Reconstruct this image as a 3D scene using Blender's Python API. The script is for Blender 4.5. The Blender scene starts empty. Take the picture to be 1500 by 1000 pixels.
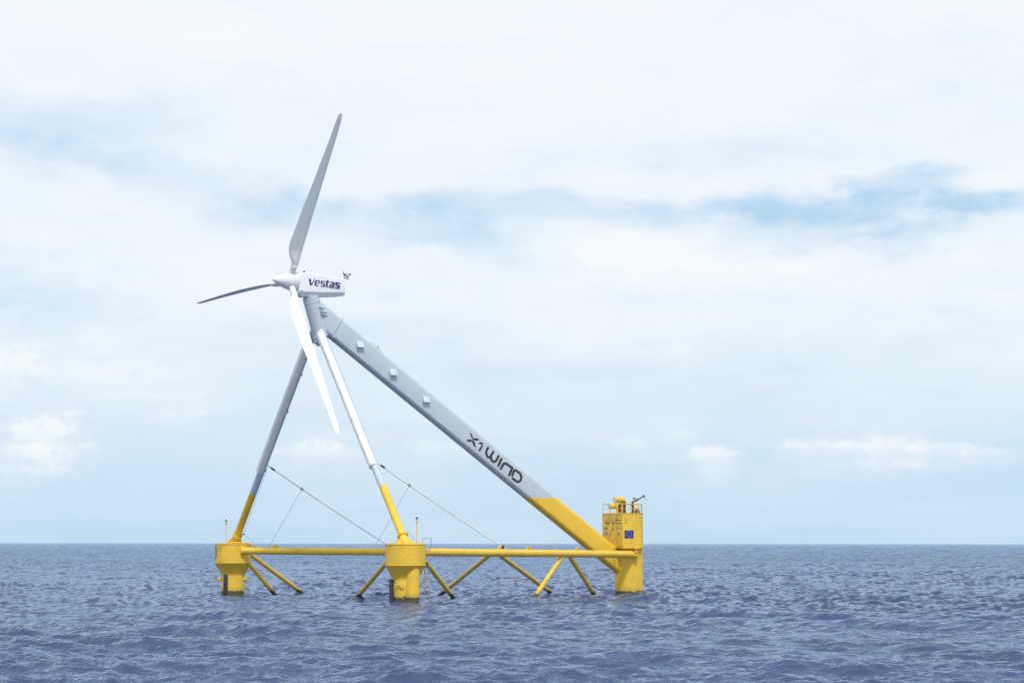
import bpy, bmesh, math, random
import numpy as np
from mathutils import Vector, Matrix
random.seed(4)
S = bpy.context.scene
R = math.radians
COL = S.collection

# ------------------------------------------------------------------ camera
CAM_H = 4.3
FPX = 4100.0
PITCH = math.atan(295.6 / FPX)
ROLL = R(0.065)
cam_d = bpy.data.cameras.new('camera'); cam = bpy.data.objects.new('camera', cam_d); COL.objects.link(cam)
cam_d.sensor_width = 36; cam_d.lens = FPX * 36 / 1500
cam_d.clip_start = 1; cam_d.clip_end = 60000
_F = Vector((0, math.cos(PITCH), math.sin(PITCH))); _U0 = Vector((0, -math.sin(PITCH), math.cos(PITCH))); _R0 = Vector((1, 0, 0))
_RT = _R0 * math.cos(ROLL) + _U0 * math.sin(ROLL); _U = _U0 * math.cos(ROLL) - _R0 * math.sin(ROLL)
CAM = Vector((0, 0, CAM_H))
M = Matrix((_RT, _U, -_F)).transposed().to_4x4(); M.translation = CAM
cam.matrix_world = M
S.camera = cam

# ------------------------------------------------------------------ sun, sky
SUN_EL, SUN_AZ = R(56), R(167)      # azimuth clockwise from +Y: behind the camera, to the right
sun_vec = Vector((math.cos(SUN_EL) * math.sin(SUN_AZ), math.cos(SUN_EL) * math.cos(SUN_AZ), math.sin(SUN_EL)))
sd = bpy.data.lights.new('sun', 'SUN'); sd.energy = 2.6; sd.angle = R(6); sd.color = (1.0, 0.96, 0.90)
so = bpy.data.objects.new('sun', sd); COL.objects.link(so)
so.rotation_euler = sun_vec.to_track_quat('Z', 'Y').to_euler()

S.view_settings.view_transform = 'Standard'; S.view_settings.look = 'None'
S.view_settings.exposure = 0.0; S.view_settings.gamma = 1

W = bpy.data.worlds.new('World'); S.world = W; W.use_nodes = True
nt = W.node_tree; nt.nodes.clear()
class G:
    """small node-building helper"""
    def __init__(s, nt): s.nt = nt
    def n(s, t, **k):
        x = s.nt.nodes.new(t)
        for a, b in k.items(): setattr(x, a, b)
        return x
    def put(s, sock, v):
        if isinstance(v, bpy.types.NodeSocket): s.nt.links.new(v, sock)
        else: sock.default_value = v
    def m(s, op, a, b=0.0, c=0.0, clamp=False):
        x = s.n('ShaderNodeMath', operation=op, use_clamp=clamp)
        s.put(x.inputs[0], a); s.put(x.inputs[1], b); s.put(x.inputs[2], c)
        return x.outputs[0]
    def sstep(s, v, lo, hi, a=0.0, b=1.0):
        x = s.n('ShaderNodeMapRange', interpolation_type='SMOOTHSTEP')
        s.put(x.inputs[0], v)
        for i, q in enumerate((lo, hi, a, b)): s.put(x.inputs[i + 1], q)
        return x.outputs[0]
    def noise(s, vec, scale, detail=5, rough=0.55, dist=0.0):
        x = s.n('ShaderNodeTexNoise'); s.put(x.inputs['Vector'], vec)
        x.inputs['Scale'].default_value = scale; x.inputs['Detail'].default_value = detail
        x.inputs['Roughness'].default_value = rough; x.inputs['Distortion'].default_value = dist
        return x.outputs[0]
    def mix(s, f, a, b):
        x = s.n('ShaderNodeMix', data_type='RGBA'); s.put(x.inputs[0], f); s.put(x.inputs[6], a); s.put(x.inputs[7], b)
        return x.outputs[2]
    def mapping(s, vec, scale=(1, 1, 1), rot=(0, 0, 0), loc=(0, 0, 0)):
        x = s.n('ShaderNodeMapping'); s.put(x.inputs[0], vec)
        x.inputs[1].default_value = loc; x.inputs[2].default_value = rot; x.inputs[3].default_value = scale
        return x.outputs[0]
def build_sky():
    g = G(nt)
    tc = g.n('ShaderNodeTexCoord').outputs['Generated']
    sx = g.n('ShaderNodeSeparateXYZ'); g.put(sx.inputs[0], tc)
    az = g.m('ARCTAN2', sx.outputs[0], sx.outputs[1])           # azimuth from +Y, to the right
    el = g.m('ARCSINE', sx.outputs[2])                          # elevation
    bend = g.noise(g.mapping(tc, (1, 1, 1.4), loc=(2, 8, 3)), 7, 3, .5)
    bend2 = g.noise(g.mapping(tc, (1, 1, 2.0), loc=(6, 1, 9)), 26, 4, .55)
    elw = g.m('ADD', g.m('ADD', el, g.m('MULTIPLY', g.m('SUBTRACT', bend, .5), .030)), g.m('MULTIPLY', g.m('SUBTRACT', bend2, .5), .014))
    A = lambda px: (px - 750) / FPX
    E = lambda py: (795.6 - py) / FPX
    warp = g.noise(g.mapping(tc, (1, 1, 2.2)), 16, 4, 0.55)
    warp2 = g.noise(g.mapping(tc, (1, 1, 1.6), loc=(3, 1, 7)), 60, 6, 0.6)
    mott = g.noise(g.mapping(tc, (1, 1, 2.6), loc=(4, 4, 4)), 34, 6, .6, .3)
    wisps = g.noise(g.mapping(tc, (1, 1, 4.5), rot=(0.0, R(1.5), 0), loc=(1.3, 0, 2)), 9, 6, 0.52, 0.4)
    broad = g.noise(g.mapping(tc, (1, 1, 4.0), loc=(5, 2, 4)), 3.2, 5, 0.5)
    # how far the cloud veil hides the blue, by elevation
    cr = g.n('ShaderNodeValToRGB'); g.put(cr.inputs[0], g.m('MULTIPLY', el, 1 / 0.25))
    el_ = cr.color_ramp.elements; stops = [(E(795), .12), (E(740), .19), (E(660), .32), (E(600), .47), (E(520), .64), (E(430), .80), (E(330), .84), (E(200), .86), (E(60), .93), (.24, .93)]
    while len(el_) < len(stops): el_.new(.5)
    for q, (e, v) in zip(el_, stops): q.position = max(0, min(1, e / .25)); q.color = (v, v, v, 1)
    c = cr.outputs[0]
    c = g.m('ADD', c, g.m('MULTIPLY', g.m('SUBTRACT', wisps, .5), .74))
    c = g.m('ADD', c, g.m('MULTIPLY', g.m('SUBTRACT', broad, .5), .30))
    c = g.m('ADD', c, g.m('MULTIPLY', g.m('MULTIPLY', g.m('SUBTRACT', mott, .5), g.sstep(el, .02, .09, .15, 1.0)), .50))
    c = g.m('SUBTRACT', c, g.m('MULTIPLY', g.sstep(el, .26, .6), .42))          # broken cloud and more blue higher up
    tiny = g.noise(g.mapping(tc, (1, 1, 1.5), loc=(9, 4, 1)), 170, 7, .62)
    def blob(px, py, rx, ry, soft, wob, amt, fine=0.0, tilt=0.0):
        du = g.m('SUBTRACT', az, A(px)); dv = g.m('SUBTRACT', elw, E(py))
        if tilt: dv = g.m('ADD', dv, g.m('MULTIPLY', du, tilt))
        du = g.m('DIVIDE', du, rx / FPX); dv = g.m('DIVIDE', dv, ry / FPX)
        d = g.m('SQRT', g.m('ADD', g.m('MULTIPLY', du, du), g.m('MULTIPLY', dv, dv)))
        d = g.m('ADD', d, g.m('MULTIPLY', g.m('SUBTRACT', warp, .5), wob))
        if fine: d = g.m('ADD', d, g.m('MULTIPLY', g.m('SUBTRACT', warp2, .5), fine))
        k = g.sstep(d, 1 - soft, 1 + soft, 1, 0)
        return g.m('MULTIPLY', k, amt)
    # openings where the blue shows
    for a in ((1335, 270, 95, 26, .5, 2.4, -.62, 1.8), (1240, 304, 190, 26, .6, 2.4, -.40, 1.5, .05), (1210, 335, 170, 34, .6, 2.2, -.36, 1.8, -.04), (1325, 360, 85, 30, .5, 2.2, -.36, 2.0),
              (1060, 298, 200, 13, .8, 1.8, -.34, 1.2, .02), (800, 304, 320, 18, .9, 1.9, -.38, 1.2, .02), (1440, 316, 90, 15, .6, 2., -.44, 1.4), (690, 350, 140, 28, .8, 2.4, -.34, 1.6, .2),
              (1040, 225, 230, 28, .9, 2.4, -.22, 1.0), (60, 430, 130, 46, .8, 2.2, -.42, 1.4, .1), (250, 278, 170, 28, .8, 2.4, -.34, 1.4, .2),
              (70, 205, 160, 46, .9, 2.4, -.36, 1.4), (620, 340, 200, 30, .9, 2.4, -.20, 1.4), (1200, 440, 330, 26, .9, 2., -.10, .8), (1150, 372, 60, 10, .6, 2., -.2, 1.6)):
        c = g.m('ADD', c, blob(*a))
    # the bank of white between and under them
    for a in ((930, 356, 120, 32, .45, 1.8, .22, 2.8), (1040, 385, 200, 36, .8, 2.0, .14, 2.0), (1285, 338, 40, 10, .5, 2.0, .30, 2.6), (1440, 278, 80, 16, .5, 1.8, .16, 2.0), (620, 60, 420, 70, .9, 2., .12, .6), (330, 380, 330, 46, .9, 2.0, .10, .6)):
        c = g.m('ADD', c, blob(*a))
    # low fair-weather cumulus near the horizon: billowing tops, soft bases
    def cumulus(px, py, rx, ry, amt, ragged=1.0):
        du = g.m('DIVIDE', g.m('SUBTRACT', az, A(px)), rx / FPX); dv = g.m('DIVIDE', g.m('SUBTRACT', el, E(py)), ry / FPX)
        dv2 = g.m('MULTIPLY', dv, g.sstep(dv, -.3, .3, .55, 1.0))
        d = g.m('ADD', g.m('MULTIPLY', du, du), g.m('MULTIPLY', dv2, dv2))
        d = g.m('ADD', d, g.m('MULTIPLY', g.m('SUBTRACT', warp2, .5), 3.6 * ragged))
        d = g.m('ADD', d, g.m('MULTIPLY', g.m('SUBTRACT', tiny, .5), 3.2 * ragged))
        top = g.sstep(d, .25, 1.25, 1, 0)
        soft = g.sstep(d, -.3, 2.6, 1, 0)
        k = g.m('ADD', g.m('MULTIPLY', g.m('MULTIPLY', top, g.sstep(dv, -.9, .5)), .55), g.m('MULTIPLY', soft, .45))
        return g.m('MULTIPLY', k, amt * .88)
    for a in ((22, 536, 36, 22, .46), (75, 636, 46, 24, .60), (36, 668, 64, 18, .36), (105, 662, 50, 12, .2, 1.2), (262, 612, 36, 12, .22, 1.2),
              (112, 610, 20, 10, .22), (462, 656, 26, 13, .42, 1.5), (440, 668, 80, 12, .16, 1.6), (640, 660, 55, 13, .22, 1.3), (1041, 668, 36, 14, .52, 1.3),
              (1205, 656, 66, 12, .46, .8), (1302, 656, 50, 16, .48, .8), (1375, 661, 64, 13, .42, .8), (1455, 665, 50, 10, .36, .8), (1270, 684, 70, 9, .16, 1.2),
              (140, 566, 150, 30, .14, 1.3), (918, 652, 30, 11, .18, 1.2), (1000, 640, 26, 7, .14, 1.2), (30, 700, 90, 16, .14, 1.3), (230, 590, 90, 14, .12, 1.3)):
        c = g.m('ADD', c, cumulus(*a))
    c = g.sstep(c, -.34, 1.26)
    sky = g.n('ShaderNodeTexSky'); sky.sky_type = 'NISHITA'; sky.sun_disc = False
    sky.sun_elevation = SUN_EL; sky.sun_rotation = SUN_AZ; sky.altitude = 0; sky.air_density = 1.0; sky.dust_density = .6; sky.ozone_density = 3.0
    b1 = g.n('ShaderNodeBackground'); g.put(b1.inputs[0], sky.outputs[0]); b1.inputs[1].default_value = 0.08
    # the thin high veil: pale blue where thin, white where thick
    veil = g.mix(c, (.475, .70, .905, 1), (.965, 1.0, 1.02, 1))
    up = g.sstep(el, .22, .9, 1.0, .82)
    b2 = g.n('ShaderNodeBackground'); g.put(b2.inputs[0], veil); g.put(b2.inputs[1], up)
    ms = g.n('ShaderNodeMixShader'); ms.inputs[0].default_value = .94
    g.nt.links.new(b1.outputs[0], ms.inputs[1]); g.nt.links.new(b2.outputs[0], ms.inputs[2])
    out = g.n('ShaderNodeOutputWorld'); g.nt.links.new(ms.outputs[0], out.inputs[0])
build_sky()

# ------------------------------------------------------------------ measuring helpers
def ray(px, py):
    return (_F * FPX + _RT * (px - 750) + _U * (500 - py)).normalized()
def P(px, py, Y):                      # the point on a line of sight at distance Y in front of the camera
    d = ray(px, py); return CAM + d * (Y / d.y)
def onp(px, py, pt, nrm):              # ... where it meets a plane
    d = ray(px, py); return CAM + d * ((pt - CAM).dot(nrm) / d.dot(nrm))

# ------------------------------------------------------------------ materials
def new_mat(name):
    m = bpy.data.materials.new(name); m.use_nodes = True; m.node_tree.nodes.clear()
    g = G(m.node_tree); b = g.n('ShaderNodeBsdfPrincipled'); o = g.n('ShaderNodeOutputMaterial')
    m.node_tree.links.new(b.outputs[0], o.inputs[0])
    return m, g, b
def paint(name, rgb, rough=.45, var=.07, streak=0.0, dirt=(.25, .2, .12), growth=False, spec=.5, scale=1.0, cut=None, other=None):
    m, g, b = new_mat(name)
    pos = g.n('ShaderNodeNewGeometry').outputs['Position']
    n1 = g.noise(pos, .9 * scale, 5, .6); n2 = g.noise(pos, 7 * scale, 4, .6)
    f = g.m('ADD', g.m('MULTIPLY', n1, .65), g.m('MULTIPLY', n2, .35))
    lo = tuple(c * (1 - var) for c in rgb) + (1,); hi = tuple(min(1, c * (1 + var)) for c in rgb) + (1,)
    c = g.mix(g.sstep(f, .35, .65), lo, hi)
    z = g.n('ShaderNodeSeparateXYZ'); g.put(z.inputs[0], pos); z = z.outputs[2]
    if cut is not None:                  # two-colour scheme: the paint changes at a height
        lo2 = tuple(q * (1 - var) for q in other) + (1,); hi2 = tuple(q * (1 + var) for q in other) + (1,)
        c = g.mix(g.m('GREATER_THAN', z, cut), c, g.mix(g.sstep(f, .35, .65), lo2, hi2))
    if streak:                           # rain runs and rust, long in z
        s = g.noise(g.mapping(pos, (1, 1, .12)), 6.5, 5, .65)
        c = g.mix(g.m('MULTIPLY', g.sstep(s, .56, .74), streak), c, dirt + (1,))
    if growth:                           # weed and wet band at the waterline
        w = g.noise(pos, 3.0, 5, .7)
        h = g.m('SUBTRACT', z, g.m('MULTIPLY', w, .55))
        c = g.mix(g.sstep(h, .03, .13, .97, 0), c, (.020, .022, .014, 1))
        c = g.mix(g.sstep(h, .1, .55, .30, 0), c, (.22, .16, .03, 1))
    g.put(b.inputs['Base Color'], c)
    g.put(b.inputs['Roughness'], g.sstep(n2, .3, .7, rough - .08, rough + .10))
    b.inputs['Specular IOR Level'].default_value = spec
    bp = g.n('ShaderNodeBump'); bp.inputs['Strength'].default_value = .12; bp.inputs['Distance'].default_value = .02
    g.put(bp.inputs['Height'], n1); g.put(b.inputs['Normal'], bp.outputs[0])
    return m
YEL = (.83, .535, .048)
GREY = (.52, .585, .635)
yellow = paint('yellow_marine_paint', YEL, .42, .08, .32, (.30, .17, .03))
yellow_sea = paint('yellow_paint_at_waterline', YEL, .42, .08, .42, (.30, .17, .03), growth=True)
two_tone = paint('yellow_and_grey_paint', YEL, .45, .035, .10, (.30, .24, .14), cut=8.05, other=GREY)
grey = paint('grey_steel_paint', GREY, .45, .04, .12, (.30, .31, .33))
panel = paint('pale_cladding', (.85, .83, .76), .5, .03, .10, (.45, .45, .42))
white = paint('white_gelcoat', (.80, .82, .83), .32, .025, .08, (.55, .56, .56))
blade_m = paint('blade_gelcoat', (.86, .87, .83), .35, .03, .10, (.5, .5, .48))
rubber = paint('black_rubber', (.035, .037, .04), .75, .25)
dark = paint('dark_metal', (.05, .055, .06), .5, .2)
steel = paint('weathered_steel', (.34, .34, .32), .45, .15, .3, (.12, .10, .08))
lens_w = paint('pale_mesh', (.55, .58, .60), .6, .1)
blue_ink = paint('dark_blue_lettering', (.035, .028, .16), .45, .03)
black_ink = paint('charcoal_lettering', (.030, .032, .036), .5, .03)
flag_blue = paint('flag_blue', (.028, .030, .26), .45, .03)
flag_gold = paint('flag_gold', (.75, .60, .10), .45, .03)
red_ink = paint('red_lettering', (.45, .06, .03), .5, .05)
teal_ink = paint('grey_green_lettering', (.20, .30, .26), .5, .05)
brown_box = paint('rusty_housing', (.26, .10, .05), .6, .2)
blue_plastic = paint('blue_plastic', (.03, .07, .26), .45, .1)
rope_m = paint('pale_stay_sleeve', (.78, .77, .72), .5, .08)
wire_m = paint('galvanised_wire', (.20, .22, .25), .4, .1)
glass_m, _g, _b = new_mat('lamp_glass')
_b.inputs['Base Color'].default_value = (.75, .80, .82, 1); _b.inputs['Roughness'].default_value = .1; _b.inputs['Transmission Weight'].default_value = .5

# ------------------------------------------------------------------ mesh helpers
ORI = {}
def tag(o, label=None, cat=None, group=None, kind=None):
    if label: o['label'] = label
    if cat: o['category'] = cat
    if group: o['group'] = group
    if kind: o['kind'] = kind
    return o
def empty(name, loc, label, cat, group=None):
    o = bpy.data.objects.new(name, None); COL.objects.link(o); o.location = loc; o.empty_display_size = .5
    ORI[o] = Vector(loc); return tag(o, label, cat, group)
def obj(name, bm, mats, parent=None, smooth=True, angle=35):
    me = bpy.data.meshes.new(name)
    bmesh.ops.recalc_face_normals(bm, faces=bm.faces[:])
    c = Vector((0, 0, 0))
    if bm.verts:
        lo = Vector([min(v.co[i] for v in bm.verts) for i in range(3)]); hi = Vector([max(v.co[i] for v in bm.verts) for i in range(3)])
        c = (lo + hi) / 2
    for v in bm.verts: v.co -= c
    bm.to_mesh(me); bm.free()
    for m in (mats if isinstance(mats, (list, tuple)) else [mats]): me.materials.append(m)
    if smooth:
        me.polygons.foreach_set('use_smooth', [True] * len(me.polygons))
        me.set_sharp_from_angle(angle=R(angle))
    o = bpy.data.objects.new(name, me); COL.objects.link(o)
    ORI[o] = c
    if parent:
        o.parent = parent; o.location = c - ORI[parent]
    else: o.location = c
    return o
def frame(d, up=Vector((0, 0, 1))):
    d = d.normalized()
    if abs(d.dot(up)) > .98: up = Vector((1, 0, 0))
    x = d.cross(up).normalized(); return x, x.cross(d).normalized()
def loft(bm, rings, cap=True, mi=0, close=True):
    vs = [[bm.verts.new(p) for p in r] for r in rings]; n = len(rings[0])
    for a, b in zip(vs, vs[1:]):
        for i in range(n if close else n - 1):
            f = bm.faces.new((a[i], a[(i + 1) % n], b[(i + 1) % n], b[i])); f.material_index = mi
    if cap:
        for r in (vs[0], vs[-1]):
            if len(r) > 2:
                try: f = bm.faces.new(r); f.material_index = mi
                except ValueError: pass
    return vs
def tube(bm, pts, rad, seg=20, mi=0, cap=True):
    pts = [Vector(p) for p in pts]
    if not isinstance(rad, (list, tuple)): rad = [rad] * len(pts)
    rings = []; x0 = None
    for i, p in enumerate(pts):
        d = (pts[min(i + 1, len(pts) - 1)] - pts[max(i - 1, 0)]).normalized()
        if x0 is None: x0, _ = frame(d)
        x0 = (x0 - d * x0.dot(d)).normalized(); y = d.cross(x0)
        rings.append([p + (x0 * math.cos(2 * math.pi * k / seg) + y * math.sin(2 * math.pi * k / seg)) * rad[i] for k in range(seg)])
    return loft(bm, rings, cap, mi)
def lathe(bm, c, prof, seg=48, mi=0, axis=None):
    c = Vector(c); ax = (axis or Vector((0, 0, 1))).normalized(); x, y = frame(ax)
    return loft(bm, [[c + ax * h + (x * math.cos(2 * math.pi * k / seg) + y * math.sin(2 * math.pi * k / seg)) * max(r, .001) for k in range(seg)] for r, h in prof], True, mi)
def box(bm, c, ax, ay, az, hx, hy, hz, bev=0.0, mi=0):
    c = Vector(c); q = []
    for sz in (-1, 1):
        q.append([c + ax * sx * hx + ay * sy * hy + az * sz * hz for sx, sy in ((-1, -1), (1, -1), (1, 1), (-1, 1))])
    n0 = set(bm.verts); f0 = set(bm.faces)
    loft(bm, q, True, mi)
    if bev:
        es = list({e for v in bm.verts if v not in n0 for e in v.link_edges})
        bmesh.ops.bevel(bm, geom=es, offset=bev, segments=2, affect='EDGES', profile=.5)
        for f in bm.faces:
            if f not in f0: f.material_index = mi
def plate(bm, poly, nrm, t, mi=0):                 # flat outline given thickness t outward from its plane
    loft(bm, [[p - nrm * .01 for p in poly], [p + nrm * t for p in poly]], True, mi)
X3, Y3, Z3 = Vector((1, 0, 0)), Vector((0, 1, 0)), Vector((0, 0, 1))

# ------------------------------------------------------------------ water
def build_water():
    rng = np.random.default_rng(11)
    # rings around the camera's foot point, close where the eye resolves them
    pxs = np.concatenate([np.arange(0.18, 12, .22), np.arange(12, 250, .27)])
    r = CAM_H * FPX / pxs[::-1]
    r = np.concatenate([[2, 12, 25, 40, 52, 60, 66], r, [125000.]])
    r = np.unique(r[r < 130000]); nr = len(r)
    core = np.linspace(R(-12.6), R(12.6), 1330)
    side = np.concatenate([np.linspace(R(12.75), R(20), 60), np.linspace(R(20.6), R(60), 50), np.linspace(R(64), R(178), 30)])
    a = np.concatenate([-side[::-1], core, side]); na = len(a)
    RR, AA = np.meshgrid(r, a, indexing='ij')
    x = (RR * np.sin(AA)).ravel(); y = (RR * np.cos(AA)).ravel()
    dr = np.gradient(r); drr = np.repeat(dr, na); da = np.tile(np.gradient(a), nr) * RR.ravel()
    N = 170
    lam = np.exp(np.linspace(np.log(.42), np.log(30), N)) * np.exp(rng.normal(0, .04, N))
    wind = math.atan2(-.80, -.60)
    th = wind + rng.normal(0, .55, N) * np.where(lam > 10, .6, 1.0)
    k = 2 * np.pi / lam
    amp = .0315 * (lam / 1.5) ** -.36 * lam / 6.283 * np.exp(-(lam / 24) ** 2.5) * (1 + .55 * np.exp(-(np.log(lam / 8) / .6) ** 2)) * (.6 + .8 * rng.random(N))
    ph = rng.random(N) * 6.283
    sxs = np.zeros_like(x); sys_ = np.zeros_like(x); z = np.zeros_like(x); ox = np.zeros_like(x); oy = np.zeros_like(x)
    # gusts: patches where the small waves stand higher
    gust = 1 + .35 * np.sin(x * .031 + y * .013 + 1.3) * np.sin(y * .019 - x * .008 + .4) + .25 * np.sin(x * .083 - y * .021) * np.sin(y * .047 + 2)
    sel_far = (RR.ravel() > 4500)
    for i in range(N):
        kx, ky = k[i] * math.cos(th[i]), k[i] * math.sin(th[i])
        fl_ = np.clip((lam[i] / da - 2.0) / 3.0, 0, 1)
        fd = np.clip((lam[i] / drr - 1.8) / 2.0, 0, 1) * fl_
        ix = np.nonzero(fl_ > 0)[0]
        if len(ix) == 0: continue
        p = kx * x[ix] + ky * y[ix] + ph[i]
        fade = fd
        am = amp[i] * fade[ix] * (gust[ix] if lam[i] < 8 else 1)
        s, c_ = np.sin(p), np.cos(p)
        sl = amp[i] * fl_[ix] * (gust[ix] if lam[i] < 8 else 1) * c_
        sxs[ix] += kx * sl; sys_[ix] += ky * sl
        z[ix] += am * s; q = .9
        ox[ix] += q * am * c_ * math.cos(th[i]); oy[ix] += q * am * c_ * math.sin(th[i])
    co = np.stack([x + ox, y + oy, z - .14], 1).astype(np.float32)
    i, j = np.meshgrid(np.arange(nr - 1), np.arange(na), indexing='ij')
    jn = (j + 1) % na
    q = np.stack([i * na + j, (i + 1) * na + j, (i + 1) * na + jn, i * na + jn], -1).reshape(-1, 4)
    q = q[:, ::-1]
    # centre fan
    cen = len(co); co = np.concatenate([co, np.array([[0, 0, 0]], np.float32)])
    jj = np.arange(na); tri = np.stack([np.full(na, cen), (jj + 1) % na, jj], 1)
    me = bpy.data.meshes.new('water')
    nq, ntr = len(q), len(tri)
    me.vertices.add(len(co)); me.vertices.foreach_set('co', co.ravel())
    me.loops.add(nq * 4 + ntr * 3); me.loops.foreach_set('vertex_index', np.concatenate([q.ravel(), tri.ravel()]).astype(np.int32))
    me.polygons.add(nq + ntr)
    me.polygons.foreach_set('loop_start', np.concatenate([np.arange(nq) * 4, nq * 4 + np.arange(ntr) * 3]).astype(np.int32))
    me.polygons.foreach_set('use_smooth', np.ones(nq + ntr, bool))
    me.update(calc_edges=True); me.validate()
    print('water verts', len(co), 'z std', z.std(), z.min(), z.max(), 'normal z', me.polygons[5000].normal.z)
    # the true slope of the waves, kept where the sheet's rows are too far apart to carry it
    at = me.attributes.new('wave_normal', 'FLOAT_VECTOR', 'POINT')
    nv = np.stack([-sxs, -sys_, np.ones_like(sxs)], 1); nv /= np.linalg.norm(nv, axis=1)[:, None]
    nv = np.concatenate([nv, [[0, 0, 1]]]).astype(np.float32)
    at.data.foreach_set('vector', nv.ravel())
    print('rms slope', np.sqrt((sxs ** 2 + sys_ ** 2).mean()))
    m, g, b = new_mat('sea_water')
    pos = g.n('ShaderNodeNewGeometry').outputs['Position']
    wr = math.atan2(-.80, -.60)
    f1 = g.noise(g.mapping(pos, (1, .45, 1), rot=(0, 0, -wr)), 4.6, 3, .58)
    f2 = g.noise(g.mapping(pos, (1, .5, 1), rot=(0, 0, -wr + .5)), .9, 3, .5)
    hgt = g.m('ADD', g.m('MULTIPLY', f1, .27), g.m('MULTIPLY', f2, .8))
    bp = g.n('ShaderNodeBump'); bp.inputs['Strength'].default_value = .85; bp.inputs['Distance'].default_value = .42
    wn = g.n('ShaderNodeAttribute', attribute_name='wave_normal'); g.put(bp.inputs['Normal'], wn.outputs['Vector'])
    g.put(bp.inputs['Height'], hgt); patch = g.noise(g.mapping(pos, (1, 1, 1)), .018, 4, .55)
    body = g.mix(g.sstep(patch, .35, .65), (.050, .070, .148, 1), (.066, .086, .180, 1))
    g.nt.nodes.remove(b)
    df = g.n('ShaderNodeBsdfDiffuse'); g.put(df.inputs[0], body); g.put(df.inputs['Normal'], bp.outputs[0])
    gl = g.n('ShaderNodeBsdfGlossy'); gl.inputs[0].default_value = (.69, .81, .99, 1); gl.inputs['Roughness'].default_value = .05; g.put(gl.inputs['Normal'], bp.outputs[0])
    fr = g.n('ShaderNodeFresnel'); fr.inputs[0].default_value = 1.333; g.put(fr.inputs[1], bp.outputs[0])
    ms = g.n('ShaderNodeMixShader'); g.put(ms.inputs[0], g.m('MULTIPLY', fr.outputs[0], .82)); g.nt.links.new(df.outputs[0], ms.inputs[1]); g.nt.links.new(gl.outputs[0], ms.inputs[2])
    g.nt.links.new(ms.outputs[0], [n for n in g.nt.nodes if n.type == 'OUTPUT_MATERIAL'][0].inputs[0])
    me.materials.append(m)
    o = bpy.data.objects.new('water', me); COL.objects.link(o); tag(o, kind='structure')
build_water()

# ------------------------------------------------------------------ the floating platform
Fc = P(594, 795, 208.0); Fc.z = 0
Lc = P(341.5, 795, 235.0); Lc.z = 0
Rc = P(921, 795, 236.0); Rc.z = 0
Mid = (Fc + Lc) / 2
nax = (Mid - Rc).normalized()                          # downwind: to the left and towards the camera
sax = Vector((-nax.y, nax.x, 0));  sax = sax if sax.y < 0 else -sax   # across: towards the camera, to the right
def sym(px, py, off=0.0): return onp(px, py, Mid + sax * off, sax)    # point on the plane of symmetry (or beside it)
T = empty('floating_wind_turbine', (Fc + Lc + Rc) / 3, 'white three-bladed wind turbine on a yellow and grey tripod floating platform, standing in the sea', 'wind turbine')

# ---- pontoon pipes
pipeA0, pipeA1 = P(604, 808.2, 207.6), P(931, 811.6, 235.1)
pipeB0, pipeB1 = P(353, 806.3, 233.7), P(914, 810.6, 236.4)
def pipe(p0, p1, fr, big):
    bm = bmesh.new(); d = (p1 - p0); r = .292
    tube(bm, [p0, p1], r, 40)
    dn = d.normalized()
    for f in (0.3, 0.55, 0.78):                        # weld seams
        c = p0 + d * f; tube(bm, [c - dn * .02, c + dn * .02], r + .008, 40)
    x, u = frame(dn)
    for f in fr:                                       # lifting lugs along the top
        c = p0 + d * f + Z3 * (r - .03)
        tube(bm, [c - dn * .10, c + dn * .10], .055, 10)
    for f in big:                                      # triangular padeyes
        c = p0 + d * f + Z3 * (r - .06)
        prof = [c - dn * .34, c + dn * .34, c + dn * .10 + Z3 * .30, c - dn * .10 + Z3 * .30]
        loft(bm, [[p - x * .035 for p in prof], [p + x * .035 for p in prof]])
        tube(bm, [c + Z3 * .2 - x * .10, c + Z3 * .2 + x * .10], .09, 12)
    return obj('pontoon_pipe', bm, yellow, T)
pA = pipe(pipeA0, pipeA1, (.11, .19, .26, .33, .38, .44, .52, .59, .67, .77, .82, .88), (.362, .715))
pB = pipe(pipeB0, pipeB1, (.05, .12, .28, .36, .44, .55, .64, .82), (.088, .40, .75))
def onpipe(p0, p1, px):
    lo, hi = 0., 1.
    for _ in range(40):
        m_ = (lo + hi) / 2; q = p0.lerp(p1, m_) - CAM
        s_ = 750 + FPX * q.dot(_RT) / q.dot(_F)
        if s_ < px: lo = m_
        else: hi = m_
    return p0.lerp(p1, lo)
# ---- diagonal braces
nA1, nA2 = onpipe(pipeA0, pipeA1, 724), onpipe(pipeA0, pipeA1, 829)
def brace(top, foot, r=.18):
    bm = bmesh.new(); d = (foot - top)
    tube(bm, [top, foot + d.normalized() * 2.6], r, 24)
    c = top.lerp(foot, .86); dn = d.normalized(); tube(bm, [c - dn * .015, c + dn * .015], r + .006, 24)
    return obj('diagonal_brace', bm, yellow_sea, T)
dA = (pipeA1 - pipeA0).normalized()
brace(nA1 - dA * .35, P(648, 868, 236)); brace(nA1 + dA * .35, P(808, 868, 238))
brace(nA2 - dA * .3, P(782, 875.5, 222)); brace(nA2 + dA * .3, P(870, 870, 232.5))
brace(P(610, 806, 209.2), P(663, 873.5, 221)); brace(P(572, 817, 209.0), P(524, 873, 221))
brace(P(353, 812, 233.85), P(400, 867, 237)); brace(P(362, 808, 235.6), P(440, 866, 241))

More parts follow.
